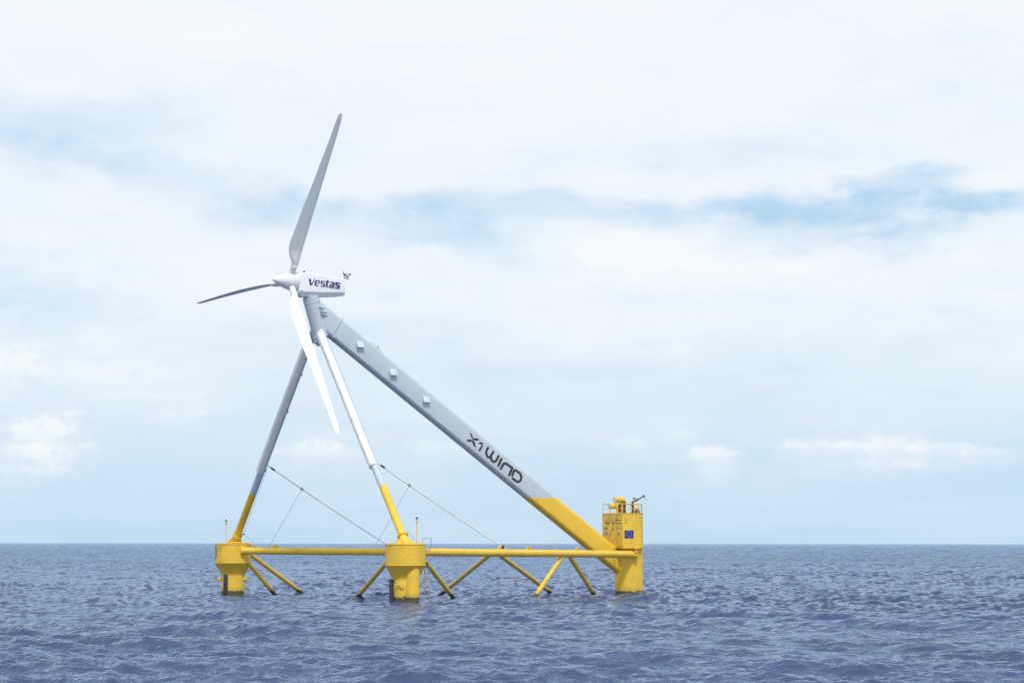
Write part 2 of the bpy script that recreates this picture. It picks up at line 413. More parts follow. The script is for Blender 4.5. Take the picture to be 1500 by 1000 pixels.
# ---- the two stern columns
def stern_column(C, topz, drumz, conez, rd, rl):
    bm = bmesh.new()
    lathe(bm, (C.x, C.y, 0), [(.3, topz - .02), (rd - .12, topz - .02), (rd - .12, topz + .03), (rd + .035, topz + .03), (rd + .035, topz - .03), (rd, topz - .04), (rd, drumz + .03), (rd + .015, drumz + .02), (rd + .015, drumz - .02), (rd, drumz - .03),
                            (rl + .01, conez + .02), (rl + .03, conez), (rl, conez - .03), (rl, -4.0)], 72)
    o = obj('buoyancy_column', bm, yellow_sea, T); return o
topz = 4.22
colF = stern_column(Fc, topz, 2.69, 1.70, 1.50, .955)
colL = stern_column(Lc, topz, 2.66, 1.66, 1.50, .965)
def polar(C, deg, r, z): a = R(deg); return Vector((C.x + r * math.sin(a), C.y - r * math.cos(a), z))   # 0 deg faces the camera, + to the right
# sleeve with slanted head on the front column
bm = bmesh.new()
c0 = P(603.8, 860, 207.35); c0.z = 0
rs = .545
ring = lambda z, sl=0: [Vector((c0.x + rs * math.cos(2 * math.pi * k / 28), c0.y + rs * math.sin(2 * math.pi * k / 28), z + sl * math.cos(2 * math.pi * k / 28))) for k in range(28)]
vs = [ring(-4), ring(1.9), ring(2.28, .42)]
loft(bm, vs)
for k in range(9):                                     # step holes down the sleeve
    z = 1.15 - k * .12 * 1.3 + .1
    if z > .1: box(bm, Vector((c0.x + .41, c0.y - .375, z)), X3, Y3, Z3, .025, .012, .022)
obj('mooring_sleeve', bm, yellow_sea, colF)
# rubber fenders
bm = bmesh.new(); f = P(573.3, 860, 207.6); tube(bm, [Vector((f.x, f.y, 1.66)), Vector((f.x, f.y, 1.6)), Vector((f.x, f.y, -1.5))], [.13, .16, .16], 16)
obj('rubber_fender', bm, rubber, colF)
bm = bmesh.new(); f = P(330.6, 855, 234.15); box(bm, Vector((f.x, f.y, .3)), X3, Y3, Z3, .19, .10, 1.40, .06)
for k in range(5): box(bm, Vector((f.x, f.y - .105, 1.4 - k * .42)), X3, Y3, Z3, .17, .02, .05)
obj('rubber_fender', bm, rubber, colL)
# trunnion stubs
for C, cl, lst in ((Lc, colL, [(-74, 1.28), (74, 1.28)]), (Fc, colF, [(-8, .98)])):
    for deg, z in lst:
        bm = bmesh.new(); a = polar(C, deg, .85, z)
        if cl is colL:
            b_ = polar(C, deg, 1.14, z); tube(bm, [a, b_], .10, 16); tube(bm, [b_, polar(C, deg, 1.26, z)], .16, 16)
        else:
            a = P(577.5, 856, 207.1); b_ = P(590, 856, 206.95); tube(bm, [a, b_], .045, 12)
            c_ = P(589.5, 857.5, 207.05); tube(bm, [c_ + Y3 * .25, c_ - Y3 * .12], .17, 24)
        obj('trunnion', bm, yellow, cl)
# vertical cable guard on left drum, small box, number mark
bm = bmesh.new(); a = polar(Lc, -42, 1.53, 0); tube(bm, [Vector((a.x, a.y, 4.12)), Vector((a.x, a.y, 2.78))], .03, 8)
a = polar(Lc, -36, 1.53, 0); tube(bm, [Vector((a.x, a.y, 4.12)), Vector((a.x, a.y, 2.78))], .022, 8)
for z in (3.98, 3.4, 2.9): box(bm, polar(Lc, -39, 1.52, z), X3, Y3, Z3, .10, .03, .03)
obj('cable_guard', bm, yellow, colL)
bm = bmesh.new()
def arc_glyph(bm, C, r, deg0, z0, pts, w, sc):          # strokes wrapped on a cylinder
    for i, (a, b_) in enumerate(zip(pts, pts[1:])):
        q = []
        da, dz = b_[0] - a[0], b_[1] - a[1]; L = math.hypot(da, dz); ux, uz = da / L, dz / L; px_, pz_ = -uz * w / 2, ux * w / 2
        for (u_, v_), s_ in ((a, 1), (b_, 1), (b_, -1), (a, -1)):
            e = -w * .25 if (u_, v_) == a else w * .25
            q.append((u_ + ux * e + px_ * s_, v_ + uz * e + pz_ * s_))
        t = .012 + i * .0006
        loft(bm, [[polar(C, deg0 + math.degrees(u_ * sc / r), r + tt, z0 + v_ * sc) for u_, v_ in q] for tt in (-.01, t)])
G0 = [(.25, 0), (.75, 0), (1, .3), (1, 1.7), (.75, 2), (.25, 2), (0, 1.7), (0, .3), (.25, 0)]
arc_glyph(bm, Lc, 1.50, -78, 3.06, G0, .22, .44)
obj('number_marking', bm, black_ink, colL)

# ---- legs
leg_top_F, leg_foot_F = P(471, 489, 220.9), P(590, 785, 208.2)
leg_top_L, leg_foot_L = P(459.5, 486, 222.2), P(347.5, 784, 234.8)
def leg(name, foot, top, C, cutpy, cov0, cov1, r, col):
    d = top - foot; L = d.length; dn = d.normalized()
    # paint line
    bm = bmesh.new()
    t_at = lambda py: (lambda lo, hi: [((lo := m_) if (500 - FPX * ((foot + d * m_ - CAM).dot(_U)) / (foot + d * m_ - CAM).dot(_F)) > py else (hi := m_)) for _ in range(30) for m_ in [(lo + hi) / 2]] and lo)(0., 1.)
    tc_ = t_at(cutpy)
    tube(bm, [foot + dn * .05, foot + d * tc_], r, 32, 0, False)
    tube(bm, [foot + d * tc_, top + dn * .3], r, 32, 1, False)
    bmesh.ops.remove_doubles(bm, verts=bm.verts[:], dist=.0005)
    o = obj('support_leg', bm, [yellow, grey], T)
    # foot: flared pedestal and flange collar
    bm = bmesh.new()
    tube(bm, [foot - dn * .02, foot + dn * .10], r + .13, 32); tube(bm, [foot + dn * .10, foot + dn * .16], r + .09, 32)
    base = Vector((C.x, C.y, topz - .05))
    ring1 = [foot + (frame(dn)[0] * math.cos(2 * math.pi * k / 24) + frame(dn)[1] * math.sin(2 * math.pi * k / 24)) * (r + .02) for k in range(24)]
    x_, y_ = frame(dn)
    cb = foot - dn * ((foot.z - topz) / dn.z); cb.z = topz + .02
    def foot_ring(rr, z):
        out = []
        for k in range(24):
            q = foot + (x_ * math.cos(2 * math.pi * k / 24) + y_ * math.sin(2 * math.pi * k / 24)) * (r + .02)
            v = Vector((q.x - foot.x, q.y - foot.y, 0)).normalized()
            out.append(Vector((cb.x + v.x * rr, cb.y + v.y * rr, z)))
        return out
    loft(bm, [ring1, foot_ring(r + .10, topz + .02)])
    for k in range(6):                                 # gussets
        a = k * math.pi / 3 + .3; v = Vector((math.cos(a), math.sin(a), 0)); w = Vector((-v.y, v.x, 0))
        tri = [cb + v * (r - .05), cb + v * (r + .45), cb + v * (r + .38) + Z3 * .07, foot + v * (r - .02) - dn * .15]
        loft(bm, [[p - w * .02 for p in tri], [p + w * .02 for p in tri]])
    tube(bm, [cb - Z3 * .01, cb + Z3 * .05], r + .5, 32)
    obj('leg_pedestal', bm, yellow, o)
    # cladding
    e1 = (nax - dn * nax.dot(dn)).normalized(); e2 = dn.cross(e1).normalized()
    if e2.dot(sax) < 0: e2 = -e2
    t0, t1 = t_at(cov0), t_at(cov1)
    prof = [(.02, -.345), (.02, .345), (.20, .35), (.40, .21), (.44, .12), (.44, -.12), (.40, -.21), (.20, -.35)]
    rings = []
    npan = 9
    for k in range(npan):
        a = t0 + (t1 - t0) * k / npan; b_ = t0 + (t1 - t0) * (k + 1) / npan; e = .035 / L
        rings += [(a, .94), (a + e, .94), (a + e, 1.0), (b_ - e, 1.0), (b_ - e, .94)]
    bm = bmesh.new()
    loft(bm, [[foot + d * t + e1 * u * s_ + e2 * v * s_ for u, v in prof] for t, s_ in rings])
    # fixings
    for k in range(npan):
        for f_ in (.15, .85):
            t = t0 + (t1 - t0) * (k + f_) / npan
            for v in (-.346, .346): tube(bm, [foot + d * t + e1 * .12 + e2 * (v - .02 * (1 if v > 0 else -1)), foot + d * t + e1 * .12 + e2 * (v + .008 * (1 if v > 0 else -1))], .018, 6)
    obj('cladding', bm, panel, o, angle=20)
    # cable clips down the inner side
    for f_ in ((.30, .52, .76) if col else (.33, .62, .80)):
        c = foot + d * f_ - e1 * (r + .02) + e2 * .05
        bm = bmesh.new(); box(bm, c, dn, e1, e2, .10, .07, .05, .01); obj('cable_clip', bm, grey, o)
    return o
legF = leg('F', leg_foot_F, leg_top_F, Fc, 713, 683, 485, .290, 1)
legL = leg('L', leg_foot_L, leg_top_L, Lc, 722, 690, 503, .300, 0)

# ---- tower neck, boom
tn0, tn1 = sym(469.5, 493), sym(454.6, 434)
bm = bmesh.new(); dn = (tn1 - tn0).normalized()
tube(bm, [tn0 - dn * .02, tn0 + dn * .04, tn0 + dn * .05, tn1 - dn * .55, tn1 - dn * .54, tn1 - dn * .48, tn1 - dn * .47, tn1 - dn * .10], [.66, .66, .60, .645, .67, .67, .645, .66], 48)
neck = obj('tower_neck', bm, grey, T)
bm = bmesh.new()                                       # joint where the legs and the neck meet
jp = tn0
tube(bm, [jp + dn * .35, jp - dn * .15, P(463, 503, 221.6)], [.55, .56, .34], 32)
obj('leg_joint', bm, grey, T)
BW = 1.02
bt0, bt1 = sym(464, 438.5), sym(912, 810.5)
bb0, bb1 = sym(470, 484.5), sym(912, 846.5)
def sect(t, b_, w):
    u = (t - b_); h = u.length / 2; u.normalize(); c = (t + b_) / 2; rr = .38; out = []
    for cx, cy, a0 in ((w / 2 - rr, h - rr, 0), (-(w / 2 - rr), h - rr, 90), (-(w / 2 - rr), -(h - rr), 180), (w / 2 - rr, -(h - rr), 270)):
        for k in range(7):
            a = R(a0 + k * 15); out.append(c + sax * (cx + rr * math.cos(a)) + u * (cy + rr * math.sin(a)))
    return out
bm = bmesh.new()
loft(bm, [sect(bt0.lerp(bt1, f), bb0.lerp(bb1, f), BW) for f in (0, .2, .4, .6, .8, 1)])
boom = obj('boom', bm, two_tone, T)
bu = (bt1 - bt0).normalized(); bmid0 = (bt0 + bb0) / 2; bv = sax.cross(bu).normalized(); bv = bv if bv.z > 0 else -bv
side_pt = bmid0 + sax * (BW / 2)
def onside(px, py): return onp(px, py, side_pt, sax)
# vent hoods on the boom side
for (vx, vy) in ((527.5, 504.5), (576, 545.2), (624.3, 584.8)):
    c = onside(vx, vy); bm = bmesh.new()
    u = Vector((-nax.x, -nax.y, 0)); hw, hh = .34, .25; dp = .30
    A_ = [c - u * hw + Z3 * hh, c + u * hw * .8 + Z3 * hh, c + u * hw * .8 - Z3 * hh, c - u * hw - Z3 * hh]
    B_ = [c - u * hw + Z3 * hh + sax * .10, c + u * hw * .8 + Z3 * hh + sax * .10, c + u * hw * .8 - Z3 * hh + sax * dp, c - u * hw - Z3 * hh + sax * dp]
    loft(bm, [[p - sax * .02 for p in A_], B_]); bmesh.ops.bevel(bm, geom=bm.edges[:], offset=.012, segments=1, affect='EDGES')
    obj('vent_hood', bm, grey, boom)
# stiffeners between neck and boom
for (a, b_) in (((466, 450.2), (475.5, 451.6)), ((468, 456.4), (479.5, 457.8)), ((469, 460.6), (480.5, 462.2))):
    p, q = onside(*a), onside(*b_)
    bm = bmesh.new(); loft(bm, [[p - sax * .02, q - sax * .02, q + sax * .03, p + sax * .30 ], [x + Z3 * .035 for x in (p - sax * .02, q - sax * .02, q + sax * .03, p + sax * .30)]])
    obj('stiffener', bm, grey, boom)
# weld seams / lifting lugs
bm = bmesh.new(); box(bm, (onside(500.5, 471) + onside(488.5, 491)) / 2, (onside(500.5, 471) - onside(488.5, 491)).normalized(), bu, sax, (onside(500.5, 471) - onside(488.5, 491)).length / 2, .012, .01)
obj('weld_seam', bm, dark, boom)
for f in (.30, .47, .64, .80, .93):
    bm = bmesh.new(); sc_ = [sect(bt0.lerp(bt1, f + e), bb0.lerp(bb1, f + e), BW + .012) for e in (0, .0006)]
    loft(bm, sc_, True); obj('weld_seam', bm, two_tone, boom)
for (a, w) in (((501.3, 468.8), .09), ((552.5, 508.5), .10), ((825, 739.5), .12)):
    bm = bmesh.new(); c = sym(*a, off=.1)
    box(bm, c, bu, bv, sax, w, .12, .06, .02); tube(bm, [c - sax * .1 + bv * .08, c + sax * .1 + bv * .08], .06, 10)
    obj('lifting_lug', bm, yellow if a[1] > 700 else grey, boom)
bm = bmesh.new(); c = onside(488.6, 493) - bv * .02; box(bm, c, bu, bv, sax, .06, .07, .09, .01); obj('lifting_lug', bm, grey, boom)
bm = bmesh.new(); tube(bm, [sym(541, 500.8), sym(545, 502.5), sym(556, 512), sym(563, 519.5)], .028, 8)
obj('hand_line', bm, grey, boom)
# lettering on the boom
def ink(bm, zx, zy, sc, poly, fn, nrm, i):
    plate(bm, [fn(zx + x / sc, zy + y / sc) for x, y in poly], nrm, .012 + .0012 * i)
def quad(a, b_, w, ext=0.0):
    dx, dy = b_[0] - a[0], b_[1] - a[1]; L = math.hypot(dx, dy); ux, uy = dx / L, dy / L; h = w * .54; a = (a[0] - ux * ext, a[1] - uy * ext); b_ = (b_[0] + ux * ext, b_[1] + uy * ext)
    return [(a[0] - uy * h, a[1] + ux * h), (b_[0] - uy * h, b_[1] + ux * h), (b_[0] + uy * h, b_[1] - ux * h), (a[0] + uy * h, a[1] - ux * h)]
def strokes(pts, w, ext=4): return [quad(a, b_, w, ext) for a, b_ in zip(pts, pts[1:])]
XW = [[(148, 82), (178, 118), (204, 186), (262, 180), (305, 212), (262, 222), (215, 220), (186, 192), (162, 150)],
      [(90, 215), (108, 203), (170, 204), (205, 222), (228, 255), (245, 340), (206, 308), (192, 262), (176, 234), (130, 245)],
      [(282, 263), (322, 243), (372, 268), (332, 286)], [(340, 290), (368, 292), (312, 398), (284, 380)]]
XW += strokes([(448, 326), (416, 392), (412, 432), (438, 490), (472, 492), (490, 468), (533, 394)], 32)
XW += strokes([(488, 486), (497, 530), (524, 566), (556, 562), (580, 540), (617, 464)], 32)
XW += strokes([(665, 506), (606, 640)], 33, 0)
XW += strokes([(650, 684), (690, 600), (728, 588), (845, 672)], 32) + strokes([(838, 660), (780, 794)], 33, 0)
XW += strokes([(872, 694), (832, 796)], 31, 0) + strokes([(876, 692), (962, 752), (986, 806), (974, 866), (934, 892), (906, 884), (832, 826)], 29)
bm = bmesh.new()
for i, p in enumerate(XW): ink(bm, 675, 625, 11.11, p, onside, sax, i)
obj('lettering', bm, black_ink, boom, smooth=False)

# ---- nacelle
tilt = R(1.5); nyaw = R(53.4)
nh = Vector((-math.sin(nyaw), -math.cos(nyaw), 0)); sxr = Vector((-nh.y, nh.x, 0)); sxr = sxr if sxr.y < 0 else -sxr
rax = (nh * math.cos(tilt) + Z3 * math.sin(tilt)).normalized()      # rotor axis, towards the nose
rup = sxr.cross(rax).normalized(); rup = rup if rup.z > 0 else -rup
hub = P(424.6, 411.6, 220.3)
def rsym(px, py): return onp(px, py, hub, sxr)
NW = .80
def nsec(px, ytop, ybot, w, cb):                    # section of the nacelle at a distance along the axis; cb = bottom chamfer
    # px, y given on the near side face
    t = onp(px, ytop, hub + sxr * NW, sxr); b_ = onp(px, ybot, hub + sxr * NW, sxr)
    return t, b_
secs = [(440.0, 401.0, 427.5, .66, .10), (443.5, 399.2, 430.5, .76, .30), (446, 398.6, 432.4, .80, .30), (470, 402.2, 432.6, .80, .26), (506.2, 407.8, 431.2, .74, .17), (507.0, 409.2, 430.6, .66, .10)]
bm = bmesh.new(); rings = []
for px, yt, yb, w, cb in secs:
    t, b_ = nsec(px, yt, yb, w, cb)
    c = (t + b_) / 2 - sxr * NW; h = (t.z - b_.z) / 2; rr = .13
    ring_ = []
    for (cx, cy, a0) in ((w - rr, h - rr, 0), (-(w - rr), h - rr, 90)):
        for k in range(4):
            a = R(a0 + k * 30); ring_.append(c + sxr * (cx + rr * math.cos(a)) + Z3 * (cy + rr * math.sin(a)))
    ring_ += [c - sxr * w - Z3 * (h - cb), c - sxr * (w - cb * .95) - Z3 * (h + .10), c + sxr * (w - cb * .95) - Z3 * (h + .10), c + sxr * w - Z3 * (h - cb)]
    rings.append(ring_)
loft(bm, rings)
nac = obj('nacelle', bm, white, T, angle=28)
bm = bmesh.new(); c0_ = rsym(437.2, 413.3); tube(bm, [c0_ + rax * .12, c0_ - rax * .55], .70, 40); obj('rotor_bearing', bm, paint('beige_casing', (.52, .53, .60), .5), nac)
bm = bmesh.new(); c = sym(454.6, 434.2); tube(bm, [c - dn * .20, c + dn * .0], .60, 40); obj('yaw_ring', bm, grey, nac)
bm = bmesh.new(); a, b_ = rsym(443.6, 398.6), rsym(446.6, 397.6); tube(bm, [a - Z3 * .15, a, b_], .06, 10); obj('roof_hatch_handle', bm, dark, nac)
bm = bmesh.new(); a = rsym(489.5, 434.6); tube(bm, [a + Z3 * .15, a - Z3 * .02], .05, 10); obj('drain', bm, dark, nac)
nside = lambda px, py: onp(px, py, hub + sxr * (NW - .005), sxr)
VE = [[(288, 298), (336, 300), (356, 430), (428, 304), (450, 304), (364, 466), (312, 466)]]
VE += [quad((470, 342), (438, 466), 36), quad((468, 348), (556, 358), 20), quad((548, 352), (536, 416), 28), quad((460, 416), (542, 418), 15), quad((434, 462), (530, 480), 20)]
def S_(dx, dy): return [quad(tuple(map(sum, zip(a, (dx, dy)))), tuple(map(sum, zip(b_, (dx, dy)))), w) for a, b_, w in (((598, 360), (698, 374), 18), ((604, 354), (592, 420), 34), ((590, 416), (672, 434), 20), ((676, 428), (656, 494), 34), ((568, 476), (660, 494), 20))]
VE += S_(0, 0) + [quad((752, 342), (716, 490), 38), quad((712, 374), (786, 386), 16), quad((716, 486), (766, 506), 20)]
VE += [quad((820, 382), (908, 396), 18), quad((906, 388), (880, 520), 38), quad((806, 448), (880, 450), 15), quad((816, 446), (800, 506), 32), quad((798, 504), (888, 516), 20)]
VE += S_(361, 36)
BOLD = 1
bm = bmesh.new()
for i, p in enumerate(VE): ink(bm, 435, 390, 16.667, p, lambda x, y: onp(x, y, hub + sxr * NW, sxr), sxr, i * .6)
obj('lettering', bm, blue_ink, nac, smooth=False)
# wind instruments on the rear
for name, pts, tip, m_ in (('lightning_rod', [(505, 407), (503.6, 400.5)], None, dark), ('wind_vane', [(508, 407.5), (505.6, 402.5)], (504.2, 405.2), dark), ('anemometer', [(509.5, 408), (511.6, 404), (511.6, 402)], (509.8, 401.6), dark), ('warning_lamp', [(508.6, 408), (508.6, 405)], None, red_ink)):
    bm = bmesh.new(); q = [rsym(*a) for a in pts]; q[0] -= Z3 * .1
    tube(bm, q, .022, 8)
    if name == 'anemometer':
        for s_ in (-1, 0, 1): c = q[-1] + rax * s_ * .13 + sxr * (.1 if s_ == 0 else 0); tube(bm, [c - Z3 * .04, c + Z3 * .04], [.03, .07], 10)
        box(bm, q[-1], rax, sxr, Z3, .13, .02, .02)
    elif name == 'wind_vane': box(bm, q[-1], rax, sxr, Z3, .10, .015, .07); box(bm, q[-1] - Z3 * .25 + rax * .05, rax, sxr, Z3, .14, .015, .02)
    elif name == 'lightning_rod': box(bm, q[-1], rax, sxr, Z3, .03, .03, .13)
    else: tube(bm, [q[-1] - Z3 * .06, q[-1] + Z3 * .06], .08, 12)
    obj(name, bm, m_, nac)
# ---- rotor
bm = bmesh.new()
nose = [(.001, 1.64), (.07, 1.59), (.19, 1.42), (.35, 1.12), (.50, .78), (.62, .40), (.695, .08), (.72, -.20), (.73, -.62), (.72, -.76), (.66, -.80), (.1, -.80)]
lathe(bm, hub, nose, 56, 0, rax)
for k in range(10):
    a = k * 2 * math.pi / 10; v = sxr * math.cos(a) + rup * math.sin(a); c = hub + rax * -.05 + v * .70; tube(bm, [c, c + v * .04], .035, 8)
spin = obj('rotor_hub', bm, white, T)
RL = 14.37
def blade(theta):
    sp = (rup * math.cos(theta) + sxr * math.sin(theta)).normalized()
    tg = rax.cross(sp).normalized()                       # in the rotor plane, across the span
    st = [(.35, .25, 1, 0), (1.15, .25, 1, 0), (1.18, .275, 1, 0), (1.26, .275, 1, 0), (1.29, .255, 1, 0), (1.55, .29, .88, 5), (1.95, .43, .58, 8), (2.35, .54, .38, 9), (2.72, .605, .28, 9), (3.3, .625, .23, 8), (4.5, .58, .20, 6.5), (6.5, .525, .18, 4.5), (8.5, .43, .165, 3), (10.5, .355, .155, 2), (12.5, .28, .15, 1), (13.7, .235, .14, .5), (14.12, .20, .14, 0), (14.3, .14, .13, 0), (14.37, .05, .13, 0)]
    bm = bmesh.new(); rings = []; n_ = 28
    for s_, hc, th, tw in st:
        a = R(-2 + tw * .9); ch = (rax * math.cos(a) + tg * math.sin(a)); fl = sp.cross(ch)
        c = hub + sp * s_ - rax * .0
        sag = (s_ / RL) ** 2.2
        c = c - Z3 * (.30 * sag) * abs(math.sin(theta))
        le = .215 if s_ > 1.4 else hc                     # leading edge stays straight, trailing edge bulges to the nose side
        le = min(hc, .27)
        ring_ = []
        for k in range(n_):
            t = 2 * math.pi * k / n_
            if th > .99: u, v = math.cos(t) * hc, math.sin(t) * hc
            else:
                xx = (1 - math.cos(t)) / 2                # 0 leading edge, 1 trailing
                yt = 5 * .5 * (.2969 * math.sqrt(xx) - .126 * xx - .3516 * xx ** 2 + .2843 * xx ** 3 - .1015 * xx ** 4)
                yt = yt * 2 * th * 2 * hc * 1.0
                if th > .5: yt = math.sin(t if t < math.pi else 2 * math.pi - t) * hc * th
                u = -le + xx * 2 * hc; v = (1 if t <= math.pi else -1) * yt * .5 * (1 if th > .5 else 1)
                if th > .5: v *= 2 * .95
                ring_.append(c + ch * u + fl * v * 1); continue
            ring_.append(c - ch * u + fl * v)
        rings.append(ring_)
    loft(bm, rings)
    return obj('blade', bm, blade_m, spin, angle=50)
for th in (28.0, 148.0, 268.0): blade(R(th))

# ---- mooring column
rc = 1.20; UW = 1.60
zdeck = 4.3 + (795.8 - 751.5) * 236 / FPX; zled = 4.3 - (802.5 - 795.8) * 236 / FPX
bm = bmesh.new()
lathe(bm, (Rc.x, Rc.y, 0), [(rc, zled + .3), (rc, .98), (rc + .008, .97), (rc + .008, .93), (rc, .92), (rc, -4)], 72)
up_ = []
for k in range(33):
    a = R(-90 + k * 180 / 32); up_.append((-(.99 * math.cos(a)), UW * math.sin(a)))
up_ += [(1.62, UW), (1.62, -UW)]
fl = lambda z, s_=0: [Rc + nax * (u + (s_ if u > 1 else -s_)) + sax * (v + s_ * (1 if v > 0 else -1)) + Z3 * z for u, v in up_]
loft(bm, [fl(zled), fl(zled + .01), fl(zled + 1.2), fl(zdeck - .05), fl(zdeck - .05, .03), fl(zdeck, .03)])
colR = obj('mooring_column', bm, yellow_sea, T)
endp = lambda px, py, off=.0: onp(px, py, Rc + nax * (1.62 + off), nax)
sidp = lambda px, py, off=.0: onp(px, py, Rc + sax * (UW + off), sax)
# flag (on the curved/flat side) : blue field and twelve stars
def wrap(px, py, off):                                   # point on the upper housing's outer skin
    best = None
    d = ray(px, py)
    e = [Rc + nax * u + sax * v for u, v in up_]
    for a, b_ in zip(e, e[1:] + e[:1]):
        t = b_ - a; nn = Vector((t.y, -t.x, 0)).normalized()
        if nn.dot((a + b_) / 2 - Rc) < 0: nn = -nn
        if d.dot(nn) >= 0: continue
        q = onp(px, py, a + nn * off, nn)
        f_ = (q - a).dot(t) / t.length_squared
        if -.001 <= f_ <= 1.001 and (best is None or (q - CAM).length < (best - CAM).length): best = q
    return best
def patch(bm, x0, y0, x1, y1, off, n_=6):
    top = []; bot = []
    cols = [x0 + (x1 - x0) * k / n_ for k in range(n_ + 1)]
    a = [[wrap(x, y0, off) for x in cols], [wrap(x, y1, off) for x in cols]]
    b_ = [[wrap(x, y0, -.01) for x in cols], [wrap(x, y1, -.01) for x in cols]]
    if any(v is None for r_ in a + b_ for v in r_): return
    va = [[bm.verts.new(p) for p in r_] for r_ in a]; vb = [[bm.verts.new(p) for p in r_] for r_ in b_]
    for k in range(n_):
        bm.faces.new((va[0][k], va[0][k + 1], va[1][k + 1], va[1][k])); bm.faces.new((vb[0][k], vb[0][k + 1], vb[1][k + 1], vb[1][k]))
        for r_ in (0, 1): bm.faces.new((va[r_][k], va[r_][k + 1], vb[r_][k + 1], vb[r_][k]))
    for k in (0, n_): bm.faces.new((va[0][k], va[1][k], vb[1][k], vb[0][k]))
bm = bmesh.new(); patch(bm, 915, 776.2, 928.2, 788, .012)
for k in range(12):
    a = k * math.pi / 6; cx, cy = 921.5 + 3.6 * math.cos(a), 782.1 + 4.0 * math.sin(a)
    poly = []
    for j in range(10):
        r_ = .75 if j % 2 == 0 else .30; b_ = -math.pi / 2 + j * math.pi / 5
        poly.append((cx + r_ * math.cos(b_) * .9, cy + r_ * math.sin(b_)))
    q = [wrap(x, y, .020) for x, y in poly]; q2 = [wrap(x, y, .005) for x, y in poly]
    if None not in q and None not in q2: loft(bm, [q2, q], True, 1)
obj('flag_panel', bm, [flag_blue, flag_gold], colR, smooth=False)
# sponsor-style marks (too small to read): short bars
marks = [(885.3, 761.5, 893, 762.3, teal_ink), (886, 764.7, 893, 766.6, black_ink), (889.5, 769, 893, 769.5, red_ink), (885.8, 772.6, 890, 774.2, black_ink), (886, 779.3, 891, 783, teal_ink), (892.8, 781, 894, 783, blue_ink),
         (896.3, 760.5, 898.6, 762.5, teal_ink), (896.3, 763.6, 898.8, 766.8, red_ink), (896.6, 772, 898.4, 774, teal_ink), (897.6, 782, 898.8, 783.3, blue_ink), (896.6, 775, 899, 775.6, red_ink),
         (902.2, 760.6, 903.2, 762.6, black_ink), (903.8, 761, 908.8, 762.2, black_ink), (902, 765.6, 905.2, 766.6, black_ink), (906, 765.2, 910, 766.8, black_ink), (902.5, 772.5, 907, 773.6, teal_ink), (908.6, 772, 910, 774, steel), (905.2, 780.4, 907.9, 783.4, flag_blue),
         (914.7, 759.8, 916.3, 761.6, teal_ink), (917.2, 760.3, 923, 761.3, steel), (915.4, 764, 918.9, 765.6, red_ink)]
for x0, y0, x1, y1, m_ in marks:
    bm = bmesh.new(); ncol = max(1, int((x1 - x0) / 1.3))
    for k in range(ncol):
        w = (x1 - x0) / ncol; patch(bm, x0 + k * w, y0, x0 + k * w + w * (.76 if ncol > 1 else 1), y1, .010, 1)
    if len(bm.verts): obj('logo_mark', bm, m_, colR, smooth=False)
    else: bm.free()
bm = bmesh.new(); a = [wrap(904, 753, .03), wrap(904, 801, .03)]; tube(bm, a, .02, 6)
a = [wrap(903.5, 755, .04), wrap(899, 768, .04), wrap(894, 781, .04), wrap(890, 790, .04)]; tube(bm, a, .018, 6)
obj('cable_run', bm, steel, colR)
# side gangway arms near the boom root
for a, b_ in (((889.2, 791.5), (897.6, 786.2)), ((896.5, 806), (909.5, 798.0))):
    bm = bmesh.new(); p, q = endp(*a, .35), endp(*b_, .35); tube(bm, [p - sax * .3, p, q, q - sax * .3 - nax * .4], .055, 10); obj('guard_arm', bm, yellow, colR)
bm = bmesh.new(); c = wrap(932, 808, .02) or Rc
for dz, w in ((.30, .22), (.0, .12), (-.30, .18)): box(bm, Vector((c.x, c.y, c.z + dz)) - Y3 * (-.2), X3, Y3, Z3, w, .28, .04)
tube(bm, [c + Z3 * .3 + Y3 * .1, c - Z3 * .3 + Y3 * .1], .09, 12); obj('hose_fitting', bm, brown_box if False else yellow, colR)
# railing
bm = bmesh.new(); loop = fl(0, -.05)[::1]; loop = [Vector((p.x, p.y, 0)) for p in loop]
per = [loop[i] for i in (33, 34, 0, 6, 11, 16, 21, 26, 32)]; per += [per[0]]
ztop = 4.3 + (795.8 - 738.3) * 236 / FPX
smooth_loop = loop[33:35] + loop[0:33] + [loop[33]]
for z, r_ in ((ztop, .036), (zdeck + .38, .018)): tube(bm, [p + Z3 * z for p in smooth_loop], r_, 8, 0, False)
for a, b_ in zip(per, per[1:]):
    n_ = max(1, round((b_ - a).length / .95))
    for k in range(n_): q = a.lerp(b_, k / n_); tube(bm, [q + Z3 * (zdeck - .02), q + Z3 * ztop], .030, 8)
obj('railing', bm, yellow, colR)
# ventilation cowls
def cowl(pend, pel, pbase, r, u0):
    bm = bmesh.new(); a, b_, c = pend, pel, pbase
    rr = r * 1.25; pts = [a, b_ + (a - b_).normalized() * rr]
    for k in range(1, 6):
        t = k / 6; pts.append((b_ + (a - b_).normalized() * rr).lerp(b_, t).lerp(b_.lerp(b_ + (c - b_).normalized() * rr, t), t))
    pts += [b_ + (c - b_).normalized() * rr, c]
    d_ = (a - b_).normalized()
    tube(bm, pts, r, 28); tube(bm, [a - d_ * .55, a - d_ * .50], r + .02, 28)
    o = obj('ventilation_cowl', bm, yellow, colR)
    return a, d_, r
def meshend(a, d_, r):
    bm = bmesh.new(); tube(bm, [a - d_ * .02, a + d_ * .03], [r - .02, r - .03], 28); obj('cowl_screen', bm, lens_w, colR)
dp = lambda u, v, z: Rc + nax * u + sax * v + Z3 * z
zA = zdeck + .50; zB = zdeck + 1.02
meshend(*cowl(dp(2.06, .25, zdeck + .60), dp(1.1, .15, zdeck + .60), dp(1.1, .15, zdeck - .05), .235, 0))
